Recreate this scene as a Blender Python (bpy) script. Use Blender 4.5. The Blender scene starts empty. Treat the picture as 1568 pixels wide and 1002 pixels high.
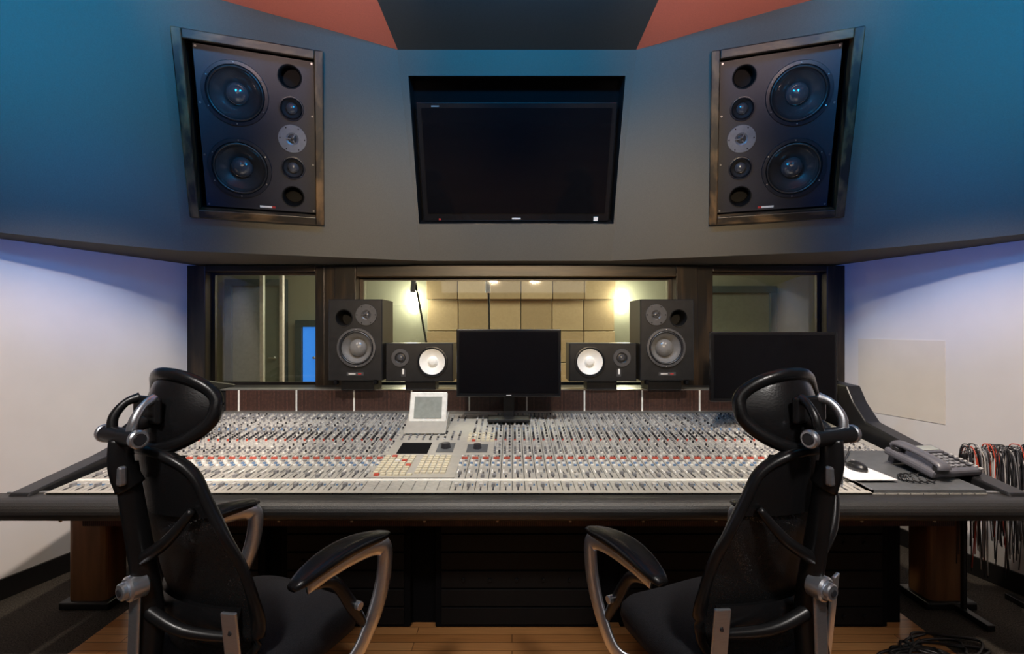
import bpy, bmesh, math, random
from mathutils import Matrix, Vector
from mathutils.geometry import tessellate_polygon
random.seed(7)
X0=0.03   # room symmetry axis
# ---------------------------------------------------------------- materials
def _nt(name):
    m=bpy.data.materials.new(name); m.use_nodes=True
    nt=m.node_tree; b=nt.nodes['Principled BSDF']
    return m,nt,b
def mat(name,col,rough=.5,metal=0,var=.12,scale=30,bump=0,coat=0,spec=.5,stretch=(1,1,1),emit=None,es=0,col2=None):
    m,nt,b=_nt(name); L=nt.links
    tc=nt.nodes.new('ShaderNodeTexCoord'); mp=nt.nodes.new('ShaderNodeMapping'); mp.inputs['Scale'].default_value=stretch
    L.new(tc.outputs['Object'],mp.inputs['Vector'])
    n=nt.nodes.new('ShaderNodeTexNoise'); n.inputs['Scale'].default_value=scale; n.inputs['Detail'].default_value=4
    L.new(mp.outputs['Vector'],n.inputs['Vector'])
    r=nt.nodes.new('ShaderNodeValToRGB')
    r.color_ramp.elements[0].position=.3 if not col2 else .45; r.color_ramp.elements[1].position=.7
    r.color_ramp.elements[0].color=tuple(c*(1-var) for c in col)+(1,)
    r.color_ramp.elements[1].color=(tuple(col2) if col2 else tuple(min(1,c*(1+var)) for c in col))+(1,)
    L.new(n.outputs['Fac'],r.inputs['Fac']); L.new(r.outputs['Color'],b.inputs['Base Color'])
    b.inputs['Roughness'].default_value=rough; b.inputs['Metallic'].default_value=metal
    b.inputs['Specular IOR Level'].default_value=spec
    b.inputs['Coat Weight'].default_value=coat
    if bump:
        bp=nt.nodes.new('ShaderNodeBump'); bp.inputs['Strength'].default_value=bump; bp.inputs['Distance'].default_value=.004
        L.new(n.outputs['Fac'],bp.inputs['Height']); L.new(bp.outputs['Normal'],b.inputs['Normal'])
    if emit: b.inputs['Emission Color'].default_value=tuple(emit)+(1,); b.inputs['Emission Strength'].default_value=es
    return m
def stripes(name,base,line,axis,period,width,rough=.5,var=.1):
    m,nt,b=_nt(name); L=nt.links
    tc=nt.nodes.new('ShaderNodeTexCoord'); sp=nt.nodes.new('ShaderNodeSeparateXYZ'); L.new(tc.outputs['Object'],sp.inputs[0])
    d=nt.nodes.new('ShaderNodeMath'); d.operation='DIVIDE'; d.inputs[1].default_value=period; L.new(sp.outputs[axis],d.inputs[0])
    f=nt.nodes.new('ShaderNodeMath'); f.operation='FRACT'; L.new(d.outputs[0],f.inputs[0])
    c=nt.nodes.new('ShaderNodeMath'); c.operation='LESS_THAN'; c.inputs[1].default_value=width; L.new(f.outputs[0],c.inputs[0])
    n=nt.nodes.new('ShaderNodeTexNoise'); n.inputs['Scale'].default_value=60; L.new(tc.outputs['Object'],n.inputs['Vector'])
    r=nt.nodes.new('ShaderNodeValToRGB'); r.color_ramp.elements[0].position=.35; r.color_ramp.elements[1].position=.65
    r.color_ramp.elements[0].color=tuple(x*(1-var) for x in base)+(1,); r.color_ramp.elements[1].color=tuple(x*(1+var) for x in base)+(1,)
    L.new(n.outputs['Fac'],r.inputs['Fac'])
    mx=nt.nodes.new('ShaderNodeMixRGB'); L.new(c.outputs[0],mx.inputs['Fac']); L.new(r.outputs[0],mx.inputs[1]); mx.inputs[2].default_value=tuple(line)+(1,)
    L.new(mx.outputs[0],b.inputs['Base Color']); b.inputs['Roughness'].default_value=rough
    return m
def planks(name):
    m,nt,b=_nt(name); L=nt.links
    tc=nt.nodes.new('ShaderNodeTexCoord')
    br=nt.nodes.new('ShaderNodeTexBrick'); br.inputs['Scale'].default_value=1; br.inputs['Brick Width'].default_value=.9; br.inputs['Row Height'].default_value=.06
    br.inputs['Mortar Size'].default_value=.0015; br.inputs['Color1'].default_value=(.55,.23,.07,1); br.inputs['Color2'].default_value=(.85,.42,.16,1); br.inputs['Mortar'].default_value=(.10,.04,.01,1)
    L.new(tc.outputs['Object'],br.inputs['Vector'])
    mp=nt.nodes.new('ShaderNodeMapping'); mp.inputs['Scale'].default_value=(3,60,1); L.new(tc.outputs['Object'],mp.inputs['Vector'])
    n=nt.nodes.new('ShaderNodeTexNoise'); n.inputs['Scale'].default_value=2; n.inputs['Detail'].default_value=6; L.new(mp.outputs[0],n.inputs['Vector'])
    mx=nt.nodes.new('ShaderNodeMixRGB'); mx.blend_type='MULTIPLY'; mx.inputs['Fac'].default_value=.5
    L.new(br.outputs['Color'],mx.inputs[1]); L.new(n.outputs['Fac'],mx.inputs[2]); L.new(mx.outputs[0],b.inputs['Base Color'])
    b.inputs['Roughness'].default_value=.28
    return m
def see(name,tint,fac,rough=.03,glossy=True):
    m,nt,b=_nt(name); L=nt.links; out=nt.nodes['Material Output']
    t=nt.nodes.new('ShaderNodeBsdfTransparent'); t.inputs[0].default_value=tuple(tint)+(1,)
    mx=nt.nodes.new('ShaderNodeMixShader'); mx.inputs[0].default_value=fac
    L.new(t.outputs[0],mx.inputs[1])
    if glossy:
        g=nt.nodes.new('ShaderNodeBsdfGlossy'); g.inputs['Roughness'].default_value=rough; L.new(g.outputs[0],mx.inputs[2])
    else:
        b.inputs['Base Color'].default_value=(.010,.010,.011,1); b.inputs['Roughness'].default_value=.5; L.new(b.outputs[0],mx.inputs[2])
        tc=nt.nodes.new('ShaderNodeTexCoord'); v=nt.nodes.new('ShaderNodeTexVoronoi'); v.inputs['Scale'].default_value=260; L.new(tc.outputs['Object'],v.inputs['Vector'])
        r=nt.nodes.new('ShaderNodeMath'); r.operation='GREATER_THAN'; r.inputs[1].default_value=.38; L.new(v.outputs['Distance'],r.inputs[0])
        a=nt.nodes.new('ShaderNodeMath'); a.operation='MAXIMUM'; a.inputs[1].default_value=fac; L.new(r.outputs[0],a.inputs[0]); L.new(a.outputs[0],mx.inputs[0])
    L.new(mx.outputs[0],out.inputs['Surface'])
    return m
M_fab=mat('soffit_fabric',(.115,.108,.092),.9,var=.06,scale=180,bump=.15,spec=.12)
M_fabdark=mat('ceiling_dark_fabric',(.075,.09,.095),.9,var=.06,scale=180,spec=.1)
M_redlit=mat('ceiling_redlit_fabric',(.85,.28,.21),.9,var=.05,scale=180,spec=.1)  # red light on the ceiling sides is put into this base colour
M_wall=mat('wall_paint',(.72,.69,.67),.85,var=.02,scale=6,spec=.2)
M_patch=mat('wall_patch_paint',(.70,.64,.56),.9,var=.02,scale=8,spec=.1)
M_black=mat('black_satin',(.012,.012,.013),.36,var=.2)
M_blackm=mat('black_matte',(.004,.004,.005),.85,spec=.1)
M_rack=mat('rack_black',(.005,.005,.0055),.6,spec=.2)
M_navy=mat('baffle_navy',(.010,.012,.022),.45,var=.15,scale=90)
M_wood=mat('dark_oak',(.022,.014,.008),.42,var=.5,scale=16,stretch=(1,1,.12),bump=.3,col2=(.15,.085,.035))
M_woodh=mat('dark_oak_h',(.022,.014,.008),.42,var=.5,scale=16,stretch=(.12,1,1),bump=.3,col2=(.15,.085,.035))
M_wood2=mat('dark_oak_window',(.014,.010,.007),.42,var=.5,scale=16,stretch=(1,1,.12),bump=.3,col2=(.055,.034,.018))
M_wood2h=mat('dark_oak_window_h',(.014,.010,.007),.42,var=.5,scale=16,stretch=(.12,1,1),bump=.3,col2=(.055,.034,.018))
M_wenge=stripes('wenge_panel',(.08,.038,.027),(.026,.014,.012),0,.009,.5,.4,.3)
M_leg=mat('walnut_leg',(.18,.08,.03),.4,var=.4,scale=12,stretch=(1,1,.15))
M_cone=mat('cone_poly',(.028,.029,.033),.28,var=.1,coat=.2)
M_cone2=mat('grey_cone',(.13,.13,.135),.24,var=.1,coat=.3)
M_dome=mat('dust_cap',(.05,.052,.06),.16,var=.1,coat=.6)
M_rub=mat('rubber_surround',(.010,.010,.012),.4)
M_ring=mat('driver_ring',(.014,.016,.024),.35,metal=.2)
M_plate=mat('tweeter_plate',(.15,.16,.19),.4,metal=.3)
M_plate2=mat('tweeter_plate_dark',(.06,.06,.065),.4,metal=.2)
M_screw=mat('screw_steel',(.35,.35,.37),.3,metal=1)
M_white=mat('white_cone',(.9,.89,.85),.6,var=.03)
M_scr=mat('lcd_glass',(.004,.004,.005),.08,var=.1)
M_bez=mat('bezel_gloss',(.008,.008,.009),.18,coat=.4)
M_tag=mat('badge_white',(.7,.7,.7),.4)
M_red=mat('badge_red',(.4,.03,.03),.4)
M_surf=stripes('console_surface',(.36,.345,.315),(.05,.05,.05),0,.0535,.07,.38,.12)
M_surfp=mat('console_plain',(.38,.36,.32),.36,var=.06)
M_dgrey=mat('console_dark_panel',(.09,.095,.10),.45)
M_cream=mat('button_cream',(.64,.58,.43),.45)
M_kgrey=mat('knob_grey',(.22,.22,.23),.4)
M_klg=mat('knob_light_grey',(.50,.49,.47),.4)
M_kblk=mat('knob_black',(.03,.03,.035),.35)
M_kwht=mat('knob_white',(.82,.81,.77),.4)
M_kred=mat('knob_red',(.50,.07,.04),.4)
M_kblu=mat('knob_blue',(.12,.22,.38),.4)
M_strip=mat('scribble_strip',(.80,.79,.73),.5)
M_leather=mat('armrest_leather',(.022,.021,.020),.40,var=.3,scale=300,bump=.3)
M_silver=mat('brushed_silver',(.74,.78,.84),.30,metal=.9,var=.06,stretch=(1,1,20))
M_alu=mat('alu_trim',(.6,.6,.58),.3,metal=.9)
M_lthr=mat('chair_leather',(.010,.010,.011),.27,var=.2,scale=200,bump=.12)
M_plas=mat('chair_plastic',(.011,.011,.012),.3)
M_seat=mat('seat_fabric',(.024,.024,.028),.9,var=.4,scale=400,bump=.4,spec=.2)
M_mesh=see('chair_mesh',(1,1,1),.80,glossy=False)
M_glass=see('window_glass',(.92,.96,.94),.07)
M_floor=planks('oak_floor')
M_carpet=mat('carpet',(.075,.065,.055),1,var=.6,scale=160,bump=.8,spec=.05)
M_base=mat('baseboard_black',(.015,.014,.014),.4)
M_liver=mat('live_wall',(.26,.28,.23),.8,var=.05,scale=4)
M_panel=mat('acoustic_panel',(.42,.34,.22),.95,var=.08,scale=40)
M_panel2=mat('acoustic_panel_b',(.34,.27,.17),.95,var=.08,scale=40)
M_lamp=mat('sconce_glow',(1,.9,.7),.5,emit=(1,.88,.65),es=22)
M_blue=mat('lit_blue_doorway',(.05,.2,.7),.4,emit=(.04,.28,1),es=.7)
M_dframe=mat('door_frame_grey',(.05,.075,.085),.5)
M_door=mat('door_paint',(.16,.19,.17),.5)
M_phone=mat('phone_plastic',(.10,.10,.115),.38)
M_lcd=mat('phone_lcd',(.28,.30,.27),.2)
M_pad=mat('mouse_pad',(.75,.75,.76),.6)
M_cabw=mat('cable_grey',(.42,.40,.38),.5)

# ---------------------------------------------------------------- mesh builder
class MB:
    def __init__(s,M=None): s.V=[];s.F=[];s.FM=[];s.FS=[];s.mats=[];s.M=M or Matrix.Identity(4)
    def mi(s,m):
        if m not in s.mats: s.mats.append(m)
        return s.mats.index(m)
    def raw(s,vs,fs,m,smooth=False,M=None):
        T=s.M@M if M is not None else s.M
        o=len(s.V); s.V+= [tuple(T@Vector(v)) for v in vs]
        k=s.mi(m)
        for f in fs: s.F.append(tuple(o+i for i in f)); s.FM.append(k); s.FS.append(smooth)
    def box(s,c,d,m,bev=0,rot=None,M=None,seg=2):
        T=Matrix.Translation(c)
        if rot: T=T@Matrix.Rotation(rot[0],4,'X')@Matrix.Rotation(rot[1],4,'Y')@Matrix.Rotation(rot[2],4,'Z')
        if M is not None: T=M@T
        bm=bmesh.new(); bmesh.ops.create_cube(bm,size=1)
        for v in bm.verts: v.co=Vector((v.co.x*d[0],v.co.y*d[1],v.co.z*d[2]))
        if bev: bmesh.ops.bevel(bm,geom=bm.edges[:],offset=min(bev,min(d)*.45),segments=seg,profile=.5,affect='EDGES')
        bm.verts.index_update()
        s.raw([v.co.copy() for v in bm.verts],[[v.index for v in f.verts] for f in bm.faces],m,False,T); bm.free()
    def prism(s,poly,axis,a,b,m,bev=0):
        bm=bmesh.new()
        def P(p,t): return {'X':(t,p[0],p[1]),'Y':(p[0],t,p[1]),'Z':(p[0],p[1],t)}[axis]
        A=[bm.verts.new(P(p,a)) for p in poly]; B=[bm.verts.new(P(p,b)) for p in poly]
        n=len(poly); bm.faces.new(A); bm.faces.new(B[::-1])
        for i in range(n): bm.faces.new((A[i],B[i],B[(i+1)%n],A[(i+1)%n]))
        bmesh.ops.recalc_face_normals(bm,faces=bm.faces[:])
        if bev: bmesh.ops.bevel(bm,geom=bm.edges[:],offset=bev,segments=2,profile=.5,affect='EDGES')
        bm.verts.index_update()
        s.raw([v.co.copy() for v in bm.verts],[[v.index for v in f.verts] for f in bm.faces],m); bm.free()
    def lathe(s,prof,m,M=None,seg=36):
        for i in range(len(prof)-1):
            r0,z0=prof[i][:2]; r1,z1=prof[i+1][:2]; mm=prof[i+1][2] if len(prof[i+1])>2 else m
            vs=[];fs=[]
            for k in range(seg):
                a=2*math.pi*k/seg; ca,sa=math.cos(a),math.sin(a)
                vs.append((r0*ca,r0*sa,z0)); vs.append((r1*ca,r1*sa,z1))
            for k in range(seg):
                j=(k+1)%seg
                if r0<1e-6: fs.append((2*k,2*j+1,2*k+1))
                elif r1<1e-6: fs.append((2*k,2*j,2*k+1))
                else: fs.append((2*k,2*j,2*j+1,2*k+1))
            s.raw(vs,fs,mm,True,M)
    def cyl(s,p0,p1,r,m,seg=20,r2=None,M=None):
        p0=Vector(p0);p1=Vector(p1);d=p1-p0;L=d.length
        T=Matrix.Translation(p0)@d.to_track_quat('Z','Y').to_matrix().to_4x4()
        if M is not None:T=M@T
        r2=r if r2 is None else r2; e=min(r,r2)*.15
        s.lathe([(0,0),(r-e,0),(r,e),(r2,L-e),(r2-e,L),(0,L)],m,T,seg)
    def tube(s,pts,r,m,seg=10,closed=False,sub=6,sec=None,M=None,up=(0,0,1)):
        P=[Vector(p) for p in pts]; n=len(P); out=[];R=[]
        rr=r if isinstance(r,(list,tuple)) else [r]*n
        rng=range(n) if closed else range(n-1)
        for i in rng:
            g=(lambda k:P[k%n]) if closed else (lambda k:P[max(0,min(n-1,k))])
            a,b,c,d=g(i-1),g(i),g(i+1),g(i+2)
            for q in range(sub):
                t=q/sub
                out.append(.5*((2*b)+(c-a)*t+(2*a-5*b+4*c-d)*t*t+(3*b-a-3*c+d)*t**3)); R.append(rr[i]*(1-t)+rr[(i+1)%n]*t)
        if not closed: out.append(P[-1]);R.append(rr[-1])
        N=len(out); vs=[];fs=[]; up=Vector(up); sx,sy=sec or (1,1); prev=None
        for i in range(N):
            if closed: t=out[(i+1)%N]-out[i-1]
            else: t=out[min(N-1,i+1)]-out[max(0,i-1)]
            t.normalize(); u=up.cross(t)
            if u.length<.15: u=prev.copy() if prev is not None else Vector((1,0,0)).cross(t)
            u=(u-t*u.dot(t)).normalized(); prev=u; w=t.cross(u)
            for k in range(seg):
                a=2*math.pi*k/seg; vs.append(out[i]+u*math.cos(a)*R[i]*sx+w*math.sin(a)*R[i]*sy)
        for i in range(N if closed else N-1):
            j=(i+1)%N
            for k in range(seg):
                l=(k+1)%seg; fs.append((i*seg+k,i*seg+l,j*seg+l,j*seg+k))
        if not closed: fs.append(tuple(range(seg))[::-1]); fs.append(tuple((N-1)*seg+k for k in range(seg)))
        s.raw(vs,fs,m,True,M)
    def grid(s,fn,nu,nv,m,th=None,M=None,smooth=True):
        vs=[fn(i/nu,j/nv) for j in range(nv+1) for i in range(nu+1)]
        fs=[(j*(nu+1)+i,j*(nu+1)+i+1,(j+1)*(nu+1)+i+1,(j+1)*(nu+1)+i) for j in range(nv) for i in range(nu)]
        s.raw(vs,fs,m,smooth,M)
        if th: s.raw([tuple(Vector(v)+Vector(th)) for v in vs],[f[::-1] for f in fs],m,smooth,M)
    def loft(s,rings,m,smooth=True):
        n=len(rings[0]); vs=[p for r in rings for p in r]; fs=[]
        for j in range(len(rings)-1):
            for k in range(n): l=(k+1)%n; fs.append((j*n+k,j*n+l,(j+1)*n+l,(j+1)*n+k))
        fs.append(tuple(range(n))[::-1]); fs.append(tuple((len(rings)-1)*n+k for k in range(n)))
        s.raw(vs,fs,m,smooth)
    def holed(s,w,h,holes,z,m,cx=0,N=44):
        loops=[[Vector((cx-w/2,-h/2,z)),Vector((cx+w/2,-h/2,z)),Vector((cx+w/2,h/2,z)),Vector((cx-w/2,h/2,z))]]
        for x,y,r in holes: loops.append([Vector((x+r*math.cos(2*math.pi*k/N),y+r*math.sin(2*math.pi*k/N),z)) for k in range(N)])
        tr=tessellate_polygon(loops); s.raw([v for l in loops for v in l],[tuple(t) for t in tr],m)
    def cabinet(s,w,h,dp,holes,m,fm=None):
        e=.006; a,c=w/2,h/2
        s.holed(w-2*e,h-2*e,holes,0,fm or m)
        R=[[(-x,-y,z),(x,-y,z),(x,y,z),(-x,y,z)] for x,y,z in ((a-e,c-e,0),(a,c,-e),(a,c,-dp))]
        vs=[p for r in R for p in r]
        fs=[(j*4+k,j*4+(k+1)%4,j*4+4+(k+1)%4,j*4+4+k) for j in range(2) for k in range(4)]+[(8,9,10,11)]
        s.raw(vs,fs,m)
    def done(s,name,parent=None,loc=(0,0,0),rotz=0,origin=None):
        me=bpy.data.meshes.new(name)
        V=s.V
        if origin is not None:
            V=[(v[0]-origin[0],v[1]-origin[1],v[2]-origin[2]) for v in V]; loc=origin
        me.from_pydata(V,[],s.F)
        me.polygons.foreach_set('material_index',s.FM); me.polygons.foreach_set('use_smooth',s.FS)
        for m in s.mats: me.materials.append(m)
        me.update(); o=bpy.data.objects.new(name,me); bpy.context.collection.objects.link(o)
        o.location=loc; o.rotation_euler=(0,0,rotz)
        if parent: o.parent=parent
        return o
def frameM(c,u,v,n):
    u,v,n=[Vector(a).normalized() for a in (u,v,n)]
    return Matrix(((u.x,v.x,n.x,c[0]),(u.y,v.y,n.y,c[1]),(u.z,v.z,n.z,c[2]),(0,0,0,1)))
def empty(name,loc=(0,0,0)):
    o=bpy.data.objects.new(name,None); o.location=loc; bpy.context.collection.objects.link(o); return o

# ---------------------------------------------------------------- room shell
def WX(y): return 2.44+.271*(3.85-y)
b=MB(); b.box((0,.9,-.05),(3.94,6.9,.1),M_floor); b.done('floor')
b=MB()
for sx in (-1,1): b.box((sx*3.1,.9,-.05),(2.26,6.9,.1),M_carpet)
b.done('floor_carpet')
for sx,nm in ((-1,'left'),(1,'right')):
    b=MB(); y0,y1=-2.5,3.95
    xa,xb=X0+sx*WX(y0),X0+sx*WX(y1); t=.12*sx
    b.prism([(xa,y0),(xb,y1),(xb+t,y1),(xa+t,y0)],'Z',0,3.6,M_wall); b.done('wall_'+nm)
    b=MB(); e=-.015*sx
    y0,y1=-2.45,3.83
    xa,xb=X0+sx*WX(y0),X0+sx*WX(y1)
    b.prism([(xa,y0),(xb,y1),(xb+e,y1),(xa+e,y0)],'Z',0,.11,M_base); b.done('baseboard_'+nm)
b=MB(); b.box((X0,-2.56,1.8),(8.6,.12,3.6),M_wall); b.done('wall_back')
b=MB()
b.box((X0,3.91,.485),(5.0,.12,.97),M_wall); b.box((X0,3.93,2.75),(5.0,.12,1.60),M_fabdark)
b.done('wall_front')
b=MB(); ya,yb=3.13,3.69
xa,xb=X0+WX(ya),X0+WX(yb)
b.prism([(xa,ya),(xb,yb),(xb-.004,yb),(xa-.004,ya)],'Z',.85,1.365,M_patch); b.done('wall_patch_panel')
b=MB()
b.box((X0,.2,3.17),(1.44,5.9,.09),M_fabdark)
for sx in (-1,1):
    a=X0+sx*.72; c=X0+sx*4.2
    vs=[(a,-2.6,3.126),(c,-2.6,3.43),(c,3.3,3.43),(a,3.3,3.126),(a,-2.6,3.2),(c,-2.6,3.5),(c,3.3,3.5),(a,3.3,3.2)]
    b.raw(vs,[(0,1,2,3),(4,5,6,7),(0,1,5,4),(1,2,6,5),(2,3,7,6),(3,0,4,7)],M_redlit)
b.done('ceiling')

# ---------------------------------------------------------------- soffit (bulkhead)
def LM(sx):
    c=(-1.514,3.011,2.583)
    if sx<0: return frameM(c,(.944,.33,0),(.128,-.367,.922),(.304,-.87,-.389))
    return frameM((2*X0-c[0],c[1],c[2]),(.944,-.33,0),(-.128,-.367,.922),(-.304,-.87,-.389))
CM=frameM((X0,3.3165,2.5775),(1,0,0),(0,-.401,.916),(0,-.916,-.401))
def ring_faces(b,outer,inner,m):
    vs=outer+inner
    b.raw(vs,[(i,(i+1)%4,4+(i+1)%4,4+i) for i in range(4)],m)
b=MB()
def mx(p,sx): return p if sx<0 else (2*X0-p[0],p[1],p[2])
ZB=1.919; ZT=3.45
sB=(-.642,3.605,ZB); sT=(-.709,2.934,ZT); fB=(-2.02,3.132,ZB); fT=(-1.807,2.523,ZT)
for sx in (-1,1):
    Mx=LM(sx); hw,hh=.345,.47
    inner=[tuple(Mx@Vector(p)) for p in ((-hw,-hh,0),(hw,-hh,0),(hw,hh,0),(-hw,hh,0))]
    if sx<0: outer=[fB,sB,sT,fT]
    else: outer=[mx(sB,1),mx(fB,1),mx(fT,1),mx(sT,1)]
    ring_faces(b,outer,inner,M_fab)
    Bp=[fB,(-2.19,2.985,ZB),(-2.36,2.80,ZB),(-2.54,2.53,ZB),(-2.75,2.20,ZB),(-3.1,1.7,ZB)]
    Tp=[fT,(-1.96,2.42,ZT),(-2.14,2.27,ZT),(-2.36,2.02,ZT),(-2.6,1.65,ZT),(-3.25,.9,ZT)]
    vs=[mx(p,sx) for p in Bp+Tp]; n=len(Bp)
    b.raw(vs,[(i,i+1,n+i+1,n+i) for i in range(n-1)],M_fab,True)
    pts=[sB]+Bp; back=[(-.642,3.88,ZB),(-2.02,3.88,ZB),(-2.25,3.88,ZB),(-2.42,3.88,ZB),(-2.6,3.5,ZB),(-2.85,2.6,ZB),(-3.1,1.75,ZB)]
    vs=[mx(p,sx) for p in pts+back]; n=len(pts)
    b.raw(vs,[(i,i+1,n+i+1,n+i) for i in range(n-1)],M_fab)
hw,hh=.668,.457
inner=[tuple(CM@Vector(p)) for p in ((-hw,-hh,0),(hw,-hh,0),(hw,hh,0),(-hw,hh,0))]
ring_faces(b,[sB,mx(sB,1),mx(sT,1),sT],inner,M_fab)
b.raw([sB,mx(sB,1),(2*X0+.642,3.88,ZB),(-.642,3.88,ZB)],[(0,1,2,3)],M_fab)
d=-.16
nb=[tuple(CM@Vector(p)) for p in ((-hw,-hh,d),(hw,-hh,d),(hw,hh,d),(-hw,hh,d))]
ring_faces(b,inner,nb,M_black); b.raw(nb,[(0,1,2,3)],M_blackm)
b.done('soffit_bulkhead')

# television
b=MB(CM)
b.box((0,-.07,-.075),(1.29,.76,.05),M_bez,.008)
b.box((0,-.06,-.048),(1.22,.67,.006),M_scr)
b.box((0,-.43,-.045),(.06,.010,.004),M_tag); b.box((.55,-.432,-.045),(.03,.03,.004),M_tag)
b.box((-.53,-.435,-.045),(.012,.012,.004),M_red)
b.box((-.52,.285,-.0445),(.05,.008,.003),M_kgrey)
b.box((0,-.2,-.13),(.4,.3,.05),M_black)
b.done('television')

# ---------------------------------------------------------------- speakers
def driver(b,x,y,z,r,M=None,cone=M_cone,dome=M_dome,depth=.35,screws=6,ringm=M_ring,capr=.36):
    T=Matrix.Translation((x,y,z)); T=M@T if M is not None else T
    pr=[(r,0),(r*.985,.010,ringm),(r*.88,.011,ringm),(r*.86,.004,ringm)]
    pr+= [(r*.84,.010,M_rub),(r*.81,.012,M_rub),(r*.78,.009,M_rub),(r*.76,.001,M_rub)]
    c0=-r*depth
    for k in range(1,7):
        t=k/6; pr.append((r*(.76-(.76-capr)*t), .0+c0*(t**.8)*.9, cone))
    for k in range(1,9):
        a=k/8*math.pi/2; pr.append((r*capr*math.cos(a), c0*.9+r*capr*.8*math.sin(a), dome))
    b.lathe(pr,cone,T,48)
    for k in range(screws):
        a=2*math.pi*(k+.5)/screws; b.lathe([(r*.022,.010),(r*.022,.013),(0,.014)],M_screw,T@Matrix.Translation((r*.93*math.cos(a),r*.93*math.sin(a),0)),8)
def port(b,x,y,z,r,M=None):
    T=Matrix.Translation((x,y,z)); T=M@T if M is not None else T
    b.lathe([(r*1.12,0),(r*1.10,.004),(r*1.02,.003),(r*.92,-.012),(r*.88,-.05),(r*.88,-.12),(0,-.12)],M_rack,T,36)
def disc_tweeter(b,x,y,z,r,m,M=None):
    T=Matrix.Translation((x,y,z)); T=M@T if M is not None else T
    b.lathe([(r,0),(r*.98,.006),(r*.45,.006,m),(r*.33,.001,m),(r*.28,.001,M_rub)]+[(r*.26*math.cos(a),.001+r*.13*math.sin(a),M_dome) for a in (0,.4,.8,1.2,1.5707)],m,T,40)
    for k in range(3):
        a=math.pi/2+k*2*math.pi/3
        b.box((0,r*.25,.010),(r*.06,r*.5,.004),m,M=T@Matrix.Rotation(a,4,'Z'))
    b.lathe([(r*.10,.008),(r*.10,.013),(0,.014)],M_black,T,12)
    for k in range(6):
        a=2*math.pi*k/6; b.lathe([(r*.05,.006),(r*.05,.009),(0,.009)],M_blackm,T@Matrix.Translation((r*.85*math.cos(a),r*.85*math.sin(a),0)),8)
for sx in (-1,1):
    b=MB(LM(sx)); W,H,t=.755,1.005,.05
    for s in (-1,1):
        b.box((s*(W-t)/2,0,.0),(t,H,.09),M_wood,.006)
        b.box((0,s*(H-t)/2,.0),(W-2*t+.002,t,.088),M_woodh,.006)
    iw,ih=W/2-t+.001,H/2-t+.001
    z1=-.075
    b.raw([(-iw,-ih,0),(iw,-ih,0),(iw,ih,0),(-iw,ih,0),(-iw,-ih,z1-.2),(iw,-ih,z1-.2),(iw,ih,z1-.2),(-iw,ih,z1-.2)],[(0,1,5,4),(1,2,6,5),(2,3,7,6),(3,0,4,7),(4,5,6,7)],M_blackm)
    off=.012*(-sx); zf=z1+.0235; k=-sx
    wo=[(-.102*k,.213,.176),(-.102*k,-.205,.176)]; mi=[(.195*k,.172,.070),(.195*k,-.172,.070)]; po=[(.190*k,.345,.060),(.190*k,-.350,.060)]
    b.holed(2*iw-.035,2*ih-.02,[(x,y,r*.97) for x,y,r in wo+mi]+[(x,y,r*1.05) for x,y,r in po],zf,M_navy,cx=off)
    for x,y,r in wo: driver(b,x,y,zf,r,depth=.42)
    for x,y,r in mi: driver(b,x,y,zf,r,screws=4,capr=.5)
    for x,y,r in po: port(b,x,y,zf,r)
    disc_tweeter(b,.195*k,0,zf,.082,M_plate)
    b.box((.03*k,-.425,zf+.001),(.07,.012,.003),M_tag); b.box((.075*k,-.425,zf+.001),(.02,.012,.003),M_red)
    for px_ in (-1,1):
        for py_ in (-1,-.33,.33,1): b.lathe([(.006,0),(.006,.003),(0,.003)],M_screw,Matrix.Translation((px_*(iw-.03)+off,py_*(ih-.022),zf)),8)
    b.done('soffit_monitor_speaker')

UP=((1,0,0),(0,0,1),(0,-1,0))
def nearfield(x,sgn,name='studio_monitor_speaker'):
    w,h,dp=.351,.53,.30; yf=3.32; zc=1.101+h/2
    b=MB(frameM((x,yf,zc),*UP))
    b.cabinet(w,h,dp,[(.008*sgn,-.052,.124),(-.075*sgn,.143,.055)],M_black)
    driver(b,.008*sgn,-.052,0,.128,screws=6,ringm=M_plate2,cone=M_cone2,capr=.46,dome=M_cone2)
    port(b,-.075*sgn,.143,.001,.052)
    disc_tweeter(b,.072*sgn,.163,0,.070,M_plate2)
    b.box((0,-.222,.001),(.11,.022,.003),M_plate2); b.box((-.02,-.222,.003),(.045,.005,.002),M_tag); b.box((.03,-.222,.003),(.022,.006,.002),M_red)
    b.M=Matrix.Identity(4)
    b.box((x,yf+.15,1.066),(.22,.2,.07),M_black,.004)
    b.box((x-.13,yf+.02,1.088),(.02,.05,.026),M_blackm,.003); b.box((x+.13,yf+.02,1.088),(.02,.05,.026),M_blackm,.003)
    b.done(name,origin=(x,yf+.15,1.031))
nearfield(-1.022,1); nearfield(1.012,-1)
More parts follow.
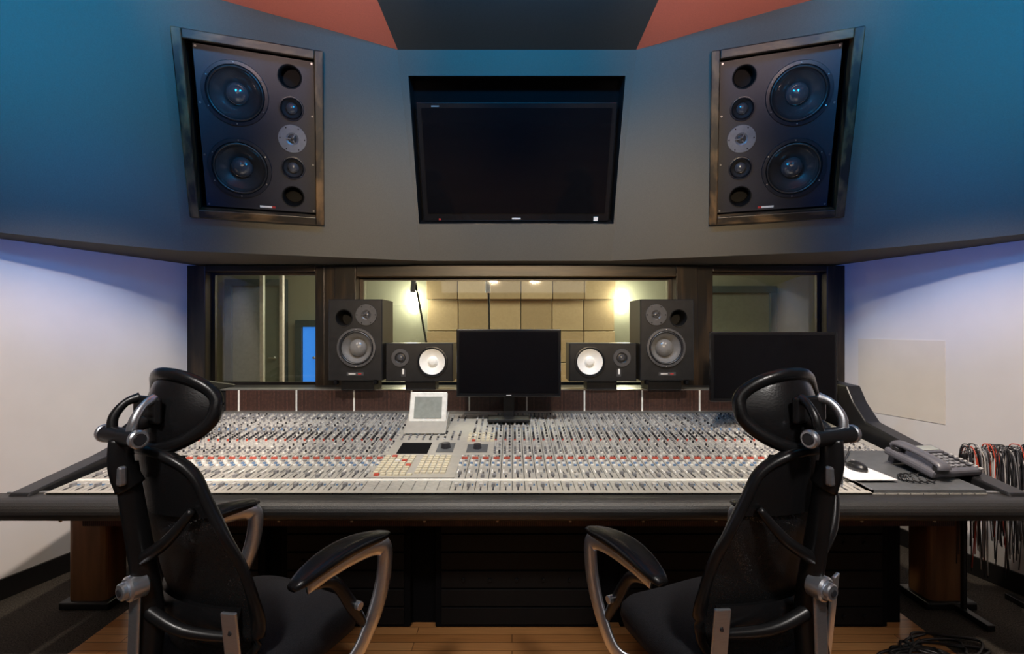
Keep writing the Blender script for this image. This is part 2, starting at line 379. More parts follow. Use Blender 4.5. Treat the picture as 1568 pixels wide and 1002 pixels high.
def ns(x,sgn):
    w,h,dp=.445,.252,.21; yf=3.36; zc=1.09+h/2
    b=MB(frameM((x,yf,zc),*UP))
    r=.094
    b.cabinet(w,h,dp,[(.085*sgn,.004,r*1.06)],M_black)
    T=Matrix.Translation((.085*sgn,.004,0))
    b.lathe([(r*1.1,0),(r*1.08,.008,M_black),(r,.009,M_black),(r*.98,.002,M_rub),(r*.95,.006,M_rub),(r*.90,0,M_rub),(r*.6,-.018,M_white),(r*.38,-.03,M_white),(r*.34,-.018,M_white),(r*.22,-.008,M_white),(0,-.004,M_white)],M_white,T,44)
    T=Matrix.Translation((-.125*sgn,.030,0))
    b.lathe([(.06,0),(.058,.006,M_plate2),(.036,.006,M_plate2),(.03,.001,M_black),(.022,.002,M_black),(.014,.010,M_dome),(0,.013,M_dome)],M_plate2,T,36)
    b.box((-.105*sgn,-.07,.001),(.03,.045,.003),M_plate2); b.box((-.105*sgn,-.06,.003),(.012,.035,.002),M_tag)
    b.M=Matrix.Identity(4)
    b.box((x,yf+.12,1.0605),(.2,.16,.059),M_black,.004)
    b.done('compact_monitor_speaker',origin=(x,yf+.12,1.031))
ns(-.612,1); ns(.60,-1)

# ---------------------------------------------------------------- mixing console
CON=empty('mixing_console',(X0,2.8,0))
def cdone(b,name):
    o=b.done(name); o.parent=CON; o.matrix_parent_inverse=Matrix.Translation((-X0,-2.8,0)); return o
def SZ(y):
    P=[(2.12,.757),(2.6,.785),(3.4,.875)]
    for (a,za),(c,zc) in zip(P,P[1:]):
        if y<=c: return za+(zc-za)*(y-a)/(c-a)
    return P[-1][1]
XL,XR=-1.95,1.98
b=MB()
b.prism([(2.12,.757),(2.6,.785),(3.4,.875),(3.4,.72),(2.12,.69)],'X',XL,XR,M_surf); cdone(b,'channel_surface')
b=MB()
prof=[]
for k in range(14):
    a=math.radians(100+ k*(190/13)); prof.append((2.085+.055*math.cos(a)*1.15,.708+.046*math.sin(a)))
poly=[(2.14,.752)]+prof+[(2.14,.665)]
b.prism(poly,'X',-2.36,2.40,M_leather)
b.box((X0,2.145,.752),(4.3,.02,.012),M_alu,.003)
cdone(b,'armrest')
b=MB()
for sx in (-1,1):
    x=X0+sx*2.06
    cp=[(2.06,.70),(2.10,.765),(2.5,.815),(2.95,.90),(3.06,1.0),(3.12,1.09),(3.34,1.10),(3.66,1.04),(3.66,.55),(2.7,.58),(2.3,.64),(2.1,.68)]
    b.prism(cp,'X',x-.045,x+.045,M_black,.008)
    b.prism([(2.9,.0),(3.6,.0),(3.6,.56),(2.9,.58)],'X',x-.04,x+.04,M_blackm)
    b.box((X0+sx*2.22,2.70,.33),(.20,.16,.66),M_leg,.03,seg=4)
    b.box((X0+sx*2.22,2.70,.02),(.26,.2,.04),M_black,.008)
    b.box((X0+sx*2.2,2.44,.675),(.26,.62,.04),M_black,.01)
cdone(b,'end_cheeks')
b=MB()
b.box((X0,3.55,.86),(4.0,.24,.34),M_black)
b.box((X0,3.425,.955),(3.9,.012,.14),M_wenge)
b.box((X0,3.47,1.027),(3.98,.1,.008),M_alu)
xs=[(366-784)*3.42/780+.3865*k for k in range(-1,10)]
for x in xs: b.box((x,3.417,.955),(.010,.006,.142),M_strip)
b.box((X0,3.405,.882),(3.9,.03,.012),M_alu)
cdone(b,'meter_bridge')
b=MB()
b.box((X0,2.3,.625),(3.9,.05,.13),M_wenge)
for k in range(-6,7): b.box((-.065+.325*k,2.272,.63),(.010,.008,.10),M_cream)
b.box((X0,2.95,.62),(3.9,1.2,.1),M_blackm)
cdone(b,'apron')
b=MB()
b.box((X0,2.80,.285),(3.75,.6,.57),M_blackm)
for i,(xc,w) in enumerate(((-1.50,.62),(-.80,.62),(.03,.80),(.83,.62),(1.5,.62))):
    b.box((xc,2.48,.285),(w,.05,.56),M_blackm,.004)
    for r in range(6):
        b.box((xc,2.452,.06+.088*r),(w-.06,.012,.080),M_rack,.002)
        if (i*7+r*3)%4==0:
            for q in range(5): b.cyl((xc-w*.33+q*w*.16,2.448,.06+.088*r),(xc-w*.33+q*w*.16,2.436,.06+.088*r),.009,M_rack,10)
cdone(b,'rack_units')
pitch=.0535
def knob(b,x,y,r,h,m,n=7):
    z=SZ(y); vs=[];fs=[]
    for k in range(n):
        a=2*math.pi*k/n; vs.append((x+r*math.cos(a),y+r*math.sin(a),z-.002))
    for k in range(n):
        a=2*math.pi*k/n; vs.append((x+r*.8*math.cos(a),y+r*.8*math.sin(a),z+h))
    fs=[(k,(k+1)%n,n+(k+1)%n,n+k) for k in range(n)]+[tuple(n+k for k in range(n))]
    b.raw(vs,fs,m)
def btn(b,x,y,w,d,h,m):
    z=SZ(y); vs=[(x-w,y-d,z-.002),(x+w,y-d,z-.002),(x+w,y+d,z-.002),(x-w,y+d,z-.002),(x-w*.9,y-d*.85,z+h),(x+w*.9,y-d*.85,z+h),(x+w*.9,y+d*.85,z+h),(x-w*.9,y+d*.85,z+h)]
    b.raw(vs,[(4,5,6,7),(0,1,5,4),(1,2,6,5),(2,3,7,6),(3,0,4,7)],m)
kb=MB(); fb=MB()
i0=math.ceil((XL+.01)/pitch)
cx0,cx1=-.66,-.09
i=i0
while (i+1)*pitch<XR-.005:
    xl=i*pitch; xc=xl+pitch*.53; i+=1
    centre=cx0<xc<cx1
    if not centre:
        y=2.65; r=0
        while y<3.375:
            r+=1
            band=int((y-2.62)/.12)
            m=[M_kgrey,M_klg,M_kblk,M_kgrey,M_klg,M_kgrey][band%6]
            if r==9: m=M_kred
            if r==17: m=M_kblu
            knob(kb,xc-.012,y,.0068,.012,m,6)
            if r%2: btn(kb,xc+.013,y+.003,.005,.0035,.005,random.choice([M_kwht,M_klg,M_kblk,M_klg]))
            else: knob(kb,xc+.012,y,.0062,.012,random.choice([M_kgrey,M_kblk,M_klg,M_kgrey]),6)
            if r%3==0: btn(kb,xc,y-.009,.016,.0016,.0006,M_kwht)
            y+=.0245
    desk=xc>1.50
    if not desk and not (centre and xc<-.26):
        btn(fb,xc,2.575,.016,.005,.009,M_kred)
        for q in range(3): btn(fb,xc-.014+q*.014,2.61,.0045,.006,.006,[M_kwht,M_kgrey,M_kblk][q])
        btn(fb,xc-.013,2.535,.007,.007,.007,M_kwht); btn(fb,xc+.011,2.535,.007,.007,.007,M_kgrey)
        btn(fb,xc-.013,2.50,.007,.006,.007,M_kblu); btn(fb,xc+.011,2.50,.007,.006,.007,M_kwht)
        btn(fb,xc-.013,2.47,.007,.006,.007,M_kwht); btn(fb,xc+.011,2.47,.007,.006,.007,M_kblu)
        btn(fb,xc-.002,2.37,.0035,.065,.001,M_kblk)
        btn(fb,xc-.002,2.345+.03*math.sin(i*.9),.008,.012,.012,M_kgrey if i%3 else M_klg)
        btn(fb,xc+.017,2.40,.004,.03,.002,M_dgrey)
        btn(fb,xc-.014,2.40,.003,.028,.001,M_kwht)
        btn(fb,xc-.002,2.205,.008,.013,.012,M_kgrey if i%2 else M_klg)
        btn(fb,xc+.014,2.215,.004,.006,.005,M_kblu)
        btn(fb,xc-.002,2.20,.0035,.05,.001,M_kblk)
cdone(kb,'rotary_knobs'); cdone(fb,'faders')
b=MB()
def plate(x0,x1,y0,y1,h,m):
    vs=[(x0,y0,SZ(y0)+h),(x1,y0,SZ(y0)+h),(x1,y1,SZ(y1)+h),(x0,y1,SZ(y1)+h),(x0,y0,SZ(y0)-.01),(x1,y0,SZ(y0)-.01),(x1,y1,SZ(y1)-.01),(x0,y1,SZ(y1)-.01)]
    b.raw(vs,[(0,1,2,3),(4,5,1,0),(5,6,2,1),(6,7,3,2),(7,4,0,3)],m)
plate(XL+.01,1.5,2.262,2.285,.002,M_strip)
plate(XL+.01,1.5,2.12,2.145,.003,M_surfp)
plate(cx0,cx1,2.60,3.38,.003,M_surfp); plate(cx0,-.26,2.30,2.60,.003,M_surfp)
plate(-.60,-.44,2.64,2.80,.006,M_blackm)
plate(-.40,-.31,2.66,2.80,.005,M_dgrey); plate(-.24,-.13,2.66,2.78,.005,M_dgrey)
knob(b,-.355,2.73,.028,.03,M_kblk,20); knob(b,-.185,2.72,.024,.028,M_kblk,20)
for gx0,gx1,gy0,gy1,sx_,sy_ in ((-.63,-.47,2.36,2.60,.032,.034),(-.44,-.29,2.36,2.60,.030,.034),(-.24,-.11,2.84,2.98,.026,.03),(-.62,-.44,2.33,2.35,.03,.03)):
    y=gy0
    while y<gy1:
        x=gx0
        while x<gx1:
            btn(b,x,y,sx_*.40,sy_*.40,.010,M_cream if random.random()<.95 else random.choice([M_kred,M_kwht])); x+=sx_
        y+=sy_
y=2.86
while y<3.34:
    for x in (-.22,-.185,-.15,-.115): knob(b,x,y+.0,.007,.013,random.choice([M_kgrey,M_kblk,M_klg]))
    if y<3.0 or y>3.2:
        for x in (-.62,-.58,-.54,-.5,-.46,-.42,-.38,-.34,-.30): knob(b,x,y,.007,.012,random.choice([M_kgrey,M_kblk,M_klg,M_kgrey]))
    y+=.032
plate(1.5,XR,2.125,2.66,.012,M_dgrey)
plate(1.50,1.51,2.125,2.66,.014,M_alu)
cdone(b,'centre_section')

b=MB(frameM((-.505,3.06,.955),(1,0,0),(0,.34,.94),(0,-.94,.34)))
b.box((0,0,-.02),(.225,.215,.035),M_strip,.008); b.box((0,.012,-.001),(.165,.13,.004),M_lcd)
b.M=Matrix.Identity(4)
b.prism([(2.94,.833),(3.0,.862),(3.10,.93),(3.14,.93),(3.16,.853)],'X',-.63,-.385,M_surfp,.004)
b.done('console_display_screen',origin=(-.505,3.06,.84))

def monitor(x,y,w,h,zc,rz=0):
    zb=SZ(min(y+.05,3.4))+.002; b=MB()
    b.box((0,0,zc),(w,.035,h),M_bez,.005)
    b.box((0,-.018,zc+.004),(w-.035,.003,h-.042),M_scr)
    b.box((0,.035,zc),(w*.5,.05,h*.55),M_black,.01)
    b.box((0,-.0185,zc-h/2+.010),(.03,.003,.004),M_tag)
    b.box((0,.06,(zb+zc)/2),(.07,.03,zc-zb),M_black,.006)
    b.box((0,.03,zb+.014),(.26,.16,.02),M_black,.006)
    return b.done('computer_monitor',loc=(x,y,0),rotz=rz)
monitor(-.02,3.18,.650,.420,1.226)
monitor(1.535,3.0,.73,.412,1.215,-.03)

# telephone
T=Matrix.Translation((1.93,2.34,SZ(2.34)+.012))@Matrix.Rotation(math.radians(10),4,'Z')@Matrix.Rotation(math.radians(13),4,'X')
b=MB(T)
b.box((.02,.03,.042),(.27,.25,.035),M_phone,.012)
b.box((.06,.10,.062),(.14,.07,.012),M_phone,.004); b.box((.06,.10,.069),(.11,.045,.004),M_lcd)
for r in range(5):
    for c in range(4): b.box((.02+c*.030,.045-r*.026,.063),(.020,.015,.008),M_kgrey if c<3 else M_kblk,.002)
for r in range(7): b.box((.138,.04-r*.022,.062),(.012,.012,.006),M_klg)
b.tube([(-.075,-.105,.072),(-.075,-.09,.088),(-.075,0,.096),(-.075,.11,.092),(-.075,.135,.076)],[.026,.026,.021,.026,.026],M_phone,14,sec=(1.25,.6))
b.cyl((-.075,-.09,.056),(-.075,-.09,.080),.029,M_black); b.cyl((-.075,.115,.054),(-.075,.115,.080),.029,M_black)
b.box((.02,.13,.012),(.22,.03,.05),M_phone,.005)
b.M=Matrix.Identity(4)
zt=SZ(2.25)+.019
cp=[]
for k in range(60):
    t=k/59; a=t*math.pi*22
    cx=1.84-.12*math.sin(t*math.pi)-.02*t; cy=2.28-.08*t; cp.append((cx+.007*math.cos(a),cy+.007*math.sin(a)+.05*math.sin(t*6.28)*.3,zt+.004+.006*math.sin(a)))
b.tube(cp,.0035,M_black,6,sub=3)
b.done('desk_telephone',origin=(1.93,2.34,SZ(2.34)+.012))
b=MB(Matrix.Translation((1.60,2.33,SZ(2.33)+.016)))
b.box((-.03,-.02,.002),(.20,.21,.004),M_pad)
b.done('mouse_pad')
b=MB(Matrix.Translation((1.60,2.36,SZ(2.36)+.019)))
rings=[]
for z,s in ((0,.92),(.008,1),(.020,.93),(.030,.7),(.035,.35)):
    rings.append([(s*.034*math.cos(a)*1.0,s*.058*math.sin(a)+.002,z+.0*a) for a in [2*math.pi*k/24 for k in range(24)]])
b.loft(rings,M_black); b.box((0,.03,.034),(.008,.02,.010),M_kgrey,.003)
b.tube([(0,.055,.01),(.02,.12,.012),(.09,.2,.03),(.15,.28,.04)],.0025,M_black,6)
b.done('computer_mouse')

# ---------------------------------------------------------------- windows
def win(n,x0,x1,z0,z1,fl,fr,ft,fb_,gy,yf):
    b=MB(); d=.14
    zc=(z0+z1)/2
    b.box((x0-fl/2,yf+d/2,(z0+1.915)/2-.02),(fl,d,1.915-z0+.03),M_wood2,.006)
    b.box((x1+fr/2,yf+d/2,(z0+1.915)/2-.02),(fr,d,1.915-z0+.03),M_wood2,.006)
    zt=1.912
    b.box(((x0+x1)/2,yf+d/2,(z1+zt)/2),(x1-x0,d-.004,zt-z1),M_wood2h,.004)
    b.box(((x0+x1)/2,yf+d/2,z0-fb_/2),(x1-x0,d-.004,fb_),M_wood2h,.004)
    for q in (x0+.012,x1-.012): b.box((q,gy-.01,zc),(.024,.03,z1-z0),M_wood2)
    for q in (z0+.010,z1-.010): b.box(((x0+x1)/2,gy-.01,q),(x1-x0-.048,.03,.020),M_wood2h)
    b.box(((x0+x1)/2,gy+.01,zc),(x1-x0,.008,z1-z0),M_glass)
    b.done('window_%d'%n)
win(1,-2.29,-1.47,1.01,1.865,.14,.07,.06,.03,3.91,3.80)
win(2,-1.16,1.22,1.01,1.825,.16,.16,.09,.03,3.91,3.78)
win(3,1.50,2.35,1.01,1.865,.07,.14,.06,.03,3.91,3.80)
b=MB()
b.box((-1.36,3.86,1.455),(.085,.12,.91),M_wood2,.004); b.box((1.41,3.86,1.455),(.06,.12,.91),M_wood2,.004)
b.box((X0,3.80,.985),(4.9,.14,.03),M_wood2h,.006)
b.done('trim_1')

# ---------------------------------------------------------------- live room beyond the glass
b=MB(); b.box((0,5.95,-.05),(10,3.9,.1),M_floor); b.done('floor_live_room')
b=MB(); b.box((0,5.95,3.0),(10,3.9,.1),M_liver); b.done('ceiling_live_room')
b=MB(); b.box((0,7.6,1.5),(10,.1,3),M_liver); b.done('wall_live_room_far')
b=MB(); b.box((-4.95,5.75,1.5),(.1,3.6,3),M_liver); b.done('wall_live_room_left')
b=MB(); b.box((4.95,5.75,1.5),(.1,3.6,3),M_liver); b.done('wall_live_room_right')
b=MB(); b.box((-3.75,4.05,1.5),(2.3,.1,3),M_liver); b.box((3.75,4.05,1.5),(2.3,.1,3),M_liver); b.done('wall_live_room_near')
b=MB()
for r in range(6):
    for c in range(6):
        dpt=.06+.05*((r*5+c*3)%3)
        b.box((-1.02+c*.46,7.545-dpt/2,.24+r*.46),(.45,dpt,.45),M_panel if (r+c)%2 else M_panel2,.01)
b.done('acoustic_panel_array')
for x in (-1.45,1.62):
    b=MB(frameM((x,7.548,1.83),*UP))
    b.box((0,0,.012),(.08,.2,.02),M_silver,.004)
    b.raw([(.065*math.cos(a),zz,.03+.055*math.sin(a)) for zz in (-.16,.16) for a in [math.pi*k/12 for k in range(13)]],[(k,k+1,13+k+1,13+k) for k in range(12)],M_lamp,True)
    b.done('wall_sconce')
def doorway(n,x,y,w,h,mfill):
    b=MB()
    for s in (-1,1): b.box((x+s*(w/2+.05),y-.03,h/2),(.1,.08,h),M_dframe,.004)
    b.box((x,y-.03,h+.05),(w+.2,.08,.1),M_dframe,.004)
    b.box((x,y,h/2),(w,.04,h),mfill)
    b.cyl((x+w*.4,y-.02,1.0),(x+w*.4,y-.08,1.0),.02,M_silver); b.cyl((x+w*.4,y-.07,1.0),(x+w*.28,y-.07,1.0),.01,M_silver)
    b.done('door_%d'%n)
doorway(1,-3.75,7.5,.7,2.05,M_door); doorway(2,3.3,7.5,.95,1.95,M_door); doorway(3,-2.97,7.5,.20,1.45,M_blue)
b=MB()
for x in (-2.55,-2.35): b.box((x,5.2,1.1),(.035,.05,2.2),M_tag,.004)
b.box((-2.45,5.2,2.2),(.24,.05,.05),M_tag); b.box((-2.45,5.2,.03),(.24,.1,.06),M_dframe)
b.box((-2.45,5.2,1.15),(.17,.008,2.05),M_glass)
b.done('glass_partition')
def micstand(x,y,dx,h=1.95):
    b=MB()
    b.cyl((x,y,.03),(x,y,1.25),.012,M_black,12)
    b.cyl((x-dx*.3,y,.95),(x+dx,y,h),.010,M_black,10)
    b.cyl((x+dx,y,h),(x+dx*1.1,y,h-.16),.026,M_silver,14)
    for k in range(3):
        a=k*2*math.pi/3+.4; b.cyl((x,y,.1),(x+.32*math.cos(a),y+.32*math.sin(a),.012),.010,M_black,8)
    b.done('microphone_stand')
micstand(-.82,5.0,-.14); micstand(-.22,5.1,-.02)

# ---------------------------------------------------------------- chairs
def interp(P,t):
    for (a,va),(c,vc) in zip(P,P[1:]):
        if t<=c:
            q=(t-a)/(c-a); q=q*q*(3-2*q)*.35+q*.65
            return va+(vc-va)*q
    return P[-1][1]
def chair(loc,yaw,s=1.0):
    root=empty('office_chair',(loc[0],loc[1],0)); root.rotation_euler=(0,0,-yaw)
    def add(b,n):
        o=b.done(n); o.parent=root
    b=MB()
    for k in range(5):
        a=2*math.pi*k/5+.3; c,s_=math.cos(a),math.sin(a)
        b.tube([(0,0,.135),(c*.15,s_*.15,.12),(c*.30,s_*.30,.085)],[.028,.022,.016],M_plas,10)
        for q in (-1,1):
            ox,oy=-s_*.017*q,c*.017*q
            b.cyl((c*.30+ox*.5,s_*.30+oy*.5,.03),(c*.30+ox*1.7,s_*.30+oy*1.7,.03),.03,M_black,18)
        b.cyl((c*.30,s_*.30,.03),(c*.30,s_*.30,.09),.008,M_silver,10)
    b.cyl((0,0,.10),(0,0,.24),.032,M_plas); b.cyl((0,0,.2),(0,0,.40),.020,M_silver)
    b.box((0,-.03,.41),(.26,.32,.05),M_black,.015)
    b.cyl((.12,.02,.41),(.27,.02,.41),.008,M_plas,8)
    add(b,'base')
    b=MB(); rings=[]
    for z,sc in ((.435,.90),(.442,.98),(.475,1.02),(.51,1.0),(.53,.92),(.538,.75),(.536,.4)):
        R=[]
        for k in range(48):
            a=2*math.pi*k/48; c,s_=math.cos(a),math.sin(a)
            x=.265*sc*math.copysign(abs(c)**.55,c); y=.27*sc*math.copysign(abs(s_)**.55,s_)
            if y>0: x*=1-.1*(y/.25)
            dz=-.035*max(0,(y-.1)/.15)**2+.012*(x/.25)**2
            R.append((x,y+.04,z+dz))
        rings.append(R)
    b.loft(rings,M_seat); add(b,'seat')
    WB=[(.0,.185),(.15,.215),(.35,.222),(.6,.205),(.85,.155),(1,.110)]
    YB=[(0,-.195),(.2,-.175),(.45,-.21),(.7,-.26),(1,-.285)]
    z0,z1=.50,1.115
    def P(sx,t,off=0):
        w=interp(WB,t); return (w*sx,interp(YB,t)+.055*sx*sx*(w/.2)+off,z0+(z1-z0)*t)
    b=MB(); b.grid(lambda u,v:P(u*2-1,v),20,28,M_mesh); add(b,'back_mesh')
    b=MB()
    loop=[P(-1,t) for t in (.08,.2,.35,.5,.65,.8,.93)]+[P(-.6,1.0),P(0,1.015),P(.6,1.0)]+[P(1,t) for t in (.93,.8,.65,.5,.35,.2,.08)]+[P(.7,0),P(0,-.01),P(-.7,0)]
    b.tube(loop,.016,M_plas,10,closed=True,sub=4,sec=(1.3,.9))
    b.grid(lambda u,v:P((u*2-1)*.98,.74+.26*v,-.012),16,8,M_lthr,th=(0,.018,0))
    b.grid(lambda u,v:P((u*2-1)*.85,.14+.17*v,-.018-.02*math.sin(v*math.pi)),14,8,M_lthr,th=(0,.02,0))
    add(b,'back_frame')
    b=MB()
    b.tube([(0,-.10,.395),(0,-.22,.41),(0,-.285,.50),(0,-.275,.68),(0,-.30,.86),(0,-.325,1.03),(0,-.33,1.10)],[.03,.032,.03,.027,.026,.024,.02],M_plas,12,sec=(1.25,.7),up=(1,0,0))
    for s_ in (-1,1):
        b.tube([(0,-.30,.84),(s_*.09,-.285,.90),(s_*.15,-.255,.98)],[.018,.015,.010],M_plas,10)
        b.tube([(0,-.285,.70),(s_*.10,-.25,.655),(s_*.205,-.165,.62)],[.020,.016,.012],M_plas,10)
        b.box((s_*.225,-.19,.55),(.044,.010,.33),M_silver,.003,rot=(.10,0,s_*.3))
        b.tube([(s_*.225,-.185,.42),(s_*.21,-.14,.405),(s_*.10,-.08,.405)],[.016,.016,.016],M_plas,8)
        b.cyl((s_*.225,-.197,.66),(s_*.225,-.207,.66),.008,M_kblk,10)
    b.box((.0,-.318,.60),(.044,.010,.32),M_silver,.004,rot=(-.03,0,0))
    b.cyl((0,-.29,.775),(0,-.335,.775),.032,M_silver,24); b.cyl((0,-.335,.775),(0,-.350,.775),.022,M_silver,24); b.cyl((0,-.350,.775),(0,-.353,.775),.010,M_kblk,16)
    add(b,'spine')
    b=MB()
    b.tube([(0,-.325,1.04),(0,-.345,1.10),(0,-.345,1.165)],[.028,.024,.022],M_plas,12,sec=(1.3,.8),up=(1,0,0))
    b.box((0,-.352,1.075),(.05,.02,.05),M_silver,.006)
    b.cyl((-.075,-.345,1.172),(.075,-.345,1.172),.022,M_plas,20)
    for s_ in (-1,1):
        b.cyl((s_*.072,-.345,1.172),(s_*.088,-.345,1.172),.0235,M_silver,20); b.cyl((s_*.088,-.345,1.172),(s_*.09,-.345,1.172),.015,M_kblk,16)
        b.tube([(s_*.045,-.345,1.172),(s_*.05,-.340,1.215),(s_*.045,-.315,1.25),(s_*.035,-.285,1.262)],[.014,.012,.010,.014],M_plas if s_<0 else M_silver,10)
    b.tube([(0,-.345,1.172),(0,-.32,1.19),(0,-.29,1.20)],[.015,.017,.02],M_plas,10)
    b.box((0,-.285,1.232),(.12,.016,.07),M_plas,.007)
    add(b,'headrest_bracket')
    b=MB()
    def H(u,v,off=0):
        x=.150*u; hh=.086*(1-.16*u*u)
        return (x,-.278+.085*u*u+.018*v+.02*v*v+off,1.224+hh*v+.012*(1-u*u)*v+.006*u*u)
    N=40; lp=[]
    for k in range(N):
        a=2*math.pi*k/N; c,s_=math.cos(a),math.sin(a)
        lp.append(H(math.copysign(abs(c)**.78,c),math.copysign(abs(s_)**.78,s_)))
    b.tube(lp,.018,M_lthr,12,closed=True,sub=2)
    def HG(u,v):
        u=u*2-1; v=v*2-1; k=max(0,1-abs(v)**2.6)**(1/2.6)
        return H(u*k*.99,v*.98,.0)
    b.grid(HG,20,14,M_lthr); b.grid(lambda u,v:tuple(Vector(HG(u,v))+Vector((0,.022*(1-(2*u-1)**2)*(1-(2*v-1)**2)+.003,0))),20,14,M_lthr)
    add(b,'headrest_pad')
    for s_,nm in ((-1,'arm_left'),(1,'arm_right')):
        b=MB(); x=s_*.33; dz=.046
        rings=[]
        for j in range(15):
            t=j/14; y=-.10+.37*t
            wd=.046*(math.sin(math.pi*min(1,max(0.0,(t*.96+.02))))**.35)*(1-.08*t); th=.022*(math.sin(math.pi*(t*.94+.03))**.35)
            zc=.722+dz+.020*math.sin(math.pi*t)-.015*(1-t)
            xo=x-s_*.012*math.sin(math.pi*t)
            rings.append([(xo+wd*math.copysign(abs(math.cos(a))**.75,math.cos(a)),y,zc+th*math.copysign(abs(math.sin(a))**.75,math.sin(a))) for a in [2*math.pi*k/20 for k in range(20)]])
        b.loft(rings,M_lthr)
        b.tube([(x,-.05,.685+dz),(x,.06,.700+dz),(x,.16,.703+dz),(x,.235,.694+dz),(x,.262,.660+dz),(x,.245,.60),(x,.19,.50),(x-s_*.01,.13,.43),(x-s_*.06,.08,.41),(x-s_*.19,.04,.41)],[.014,.017,.019,.022,.025,.026,.024,.021,.018,.016],M_silver,12,sec=(1.35,.5),up=(s_,0,0.01))
        b.tube([(x-s_*.004,-.03,.680+dz),(x-s_*.004,.05,.655+dz),(x-s_*.004,.12,.60),(x-s_*.004,.17,.52)],[.010,.015,.018,.012],M_plas,10,sec=(1.2,.7),up=(s_,0,0.01))
        b.cyl((x-s_*.012,.13,.60),(x+s_*.022,.13,.60),.013,M_silver,16)
        add(b,nm)
    return root
chair((-.832,1.60),math.radians(28))
chair((.672,1.61),math.radians(-24))

# ---------------------------------------------------------------- cables
b=MB()
yc=2.57
b.box((2.46,yc,.80),(.38,.02,.02),M_black,.004)
for x in (2.28,2.65): b.box((x,yc,.40),(.02,.02,.80),M_black,.003); b.box((x,yc,.015),(.04,.3,.03),M_black,.004)
cols=[M_cabw,M_kblk,M_kgrey,M_kblk,M_black,M_cabw,M_kred,M_kblk]
for k in range(76):
    x=2.275+.37*k/75+random.uniform(-.006,.006); l=random.uniform(.25,.62); m=random.choice(cols)
    f=random.uniform(.02,.055); hz=.825+random.uniform(-.01,.03)
    b.tube([(x+random.uniform(-.03,.03),yc-f,.80-l),(x+random.uniform(-.01,.01),yc-f,.70),(x,yc-f*.7,hz-.015),(x,yc,hz+.005),(x,yc+f*.7,hz-.02),(x,yc+f,.70),(x+random.uniform(-.03,.03),yc+f,.80-l*.9)],.0026,m,6,sub=4)
b.done('patch_cable_rack')
b=MB()
for k in range(9):
    p=[]; cx,cy=1.85+random.uniform(-.12,.12),2.40+random.uniform(-.16,.0)
    for q in range(9):
        a=q*.9+k; p.append((cx+random.uniform(.07,.20)*math.cos(a),cy+random.uniform(.05,.12)*math.sin(a)-.1,.007+.004*(k%3)))
    b.tube(p,.006,M_black,6,sub=5)
b.done('floor_cables')
b=MB(); b.box((2.42,2.20,.62),(.10,.10,.11),M_leg,.004); b.cyl((2.42,2.149,.62),(2.42,2.142,.62),.015,M_tag,14); b.box((2.42,2.25,.31),(.03,.03,.62),M_black); b.box((2.42,2.25,.01),(.2,.12,.02),M_black,.004)
b.done('headphone_box_stand')
b=MB()
for k,m in enumerate((M_black,M_kred,M_black)):
    b.tube([(1.86+.02*k,3.07,1.10),(1.92+.02*k,3.10,1.19+.02*k),(2.0,3.16,1.16),(2.05+.01*k,3.24,1.105)],.006,m,8)
b.done('monitor_cables')

# ---------------------------------------------------------------- lights
def spot(n,loc,tgt,e,col,ang,blend=.6,r=.05):
    l=bpy.data.lights.new(n,'SPOT'); l.energy=e; l.color=col; l.spot_size=math.radians(ang); l.spot_blend=blend; l.shadow_soft_size=r
    o=bpy.data.objects.new(n,l); bpy.context.collection.objects.link(o); o.location=loc
    o.rotation_euler=(Vector(tgt)-Vector(loc)).to_track_quat('-Z','Y').to_euler(); return o
def area(n,loc,tgt,e,col,sx,sy):
    l=bpy.data.lights.new(n,'AREA'); l.shape='RECTANGLE'; l.size=sx; l.size_y=sy; l.energy=e; l.color=col
    o=bpy.data.objects.new(n,l); bpy.context.collection.objects.link(o); o.location=loc
    o.rotation_euler=(Vector(tgt)-Vector(loc)).to_track_quat('-Z','Y').to_euler(); return o
WARM=(1,.87,.70); BLUE=(.0,.42,1)
for k,x in enumerate((-1.45,-.5,.55,1.5)):
    spot('downlight_%d'%k,(x,1.9,3.05),(x*1.02,2.75,.85),125,WARM,62,.7,.06)
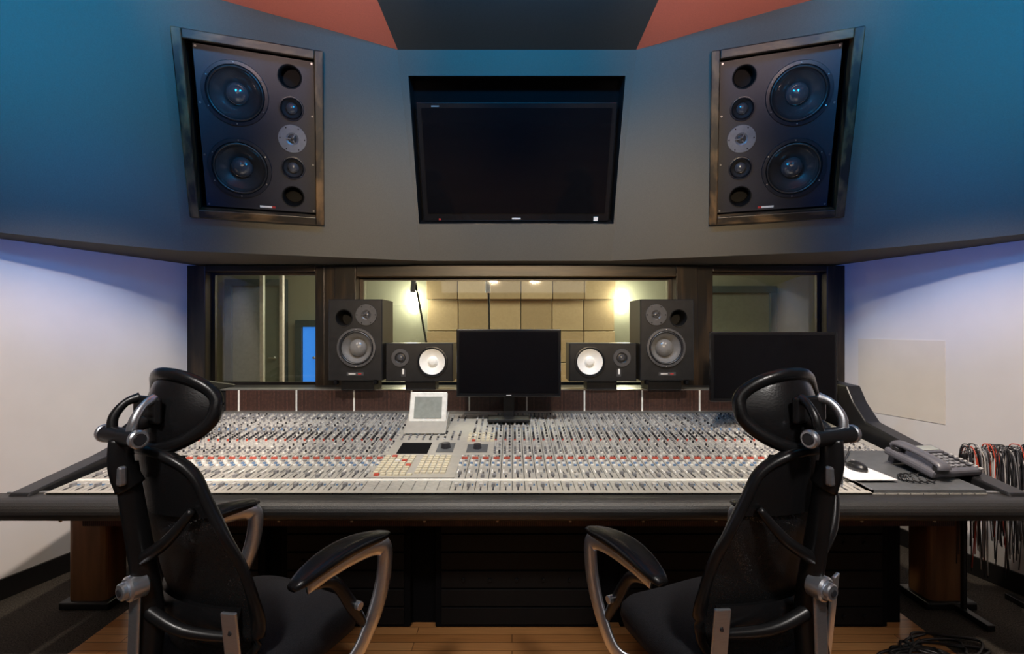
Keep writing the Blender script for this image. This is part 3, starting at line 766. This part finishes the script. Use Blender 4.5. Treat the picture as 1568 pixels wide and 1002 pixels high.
for sx in (-1,1):
    spot('wall_washer',(X0+sx*.7,1.3,2.9),(X0+sx*2.65,3.0,.30),270,(1,.85,.74),50,.6,.05)
    spot('blue_wash_high',(X0+sx*1.2,.6,3.0),(X0+sx*2.45,2.3,3.15),380,BLUE,66,1,.1)
    spot('blue_wash_side',(X0+sx*1.0,.5,2.6),(X0+sx*2.6,2.4,2.25),70,(.0,.34,1),44,1,.1)
    spot('blue_wash_low',(X0+sx*.5,.3,1.78),(X0+sx*2.6,3.3,1.95),120,(.0,.16,1),27,.9,.1)
    spot('ceiling_warm_fill',(X0+sx*.9,.9,2.35),(X0+sx*1.15,2.3,3.15),62,(1,.70,.60),50,.8,.05)  # unseen spots added out of frame to brighten the ceiling sides
    spot('soffit_warm',(X0+sx*.3,.4,2.2),(X0+sx*.80,3.3,2.0),330,(1,.74,.46),42,1,.1)
    spot('chair_fill',(X0+sx*.9,-.2,3.0),(X0+sx*.72,1.5,.6),110,(1,.95,.90),40,.7,.12)  # unseen fill spots added behind the camera to brighten the chairs
area('blue_centre',(X0,1.9,3.08),(X0,3.2,2.98),30,BLUE,1.4,.1)
area('room_fill',(X0,-.8,2.6),(X0,3,1.0),8,(1,.92,.85),2.5,1.2)
area('live_room_light',(0,5.8,2.9),(0,5.8,0),105,(1,.86,.62),5,1.5)
for x in (-1.45,1.62):
    l=bpy.data.lights.new('sconce_light','POINT'); l.energy=18; l.color=(1,.85,.6); l.shadow_soft_size=.06
    o=bpy.data.objects.new('sconce_light',l); o.location=(x,7.3,1.85); bpy.context.collection.objects.link(o)
w=bpy.data.worlds.new('world'); bpy.context.scene.world=w; w.use_nodes=True
w.node_tree.nodes['Background'].inputs[0].default_value=(.02,.04,.08,1); w.node_tree.nodes['Background'].inputs[1].default_value=.3

cam=bpy.data.cameras.new('camera'); co=bpy.data.objects.new('camera',cam); bpy.context.collection.objects.link(co)
co.location=(0,0,1.45); co.rotation_euler=(math.radians(90),0,0); cam.sensor_width=36; cam.lens=17.9; cam.clip_start=.05
bpy.context.scene.camera=co
bpy.context.scene.view_settings.view_transform='Standard'
bpy.context.scene.view_settings.exposure=.1
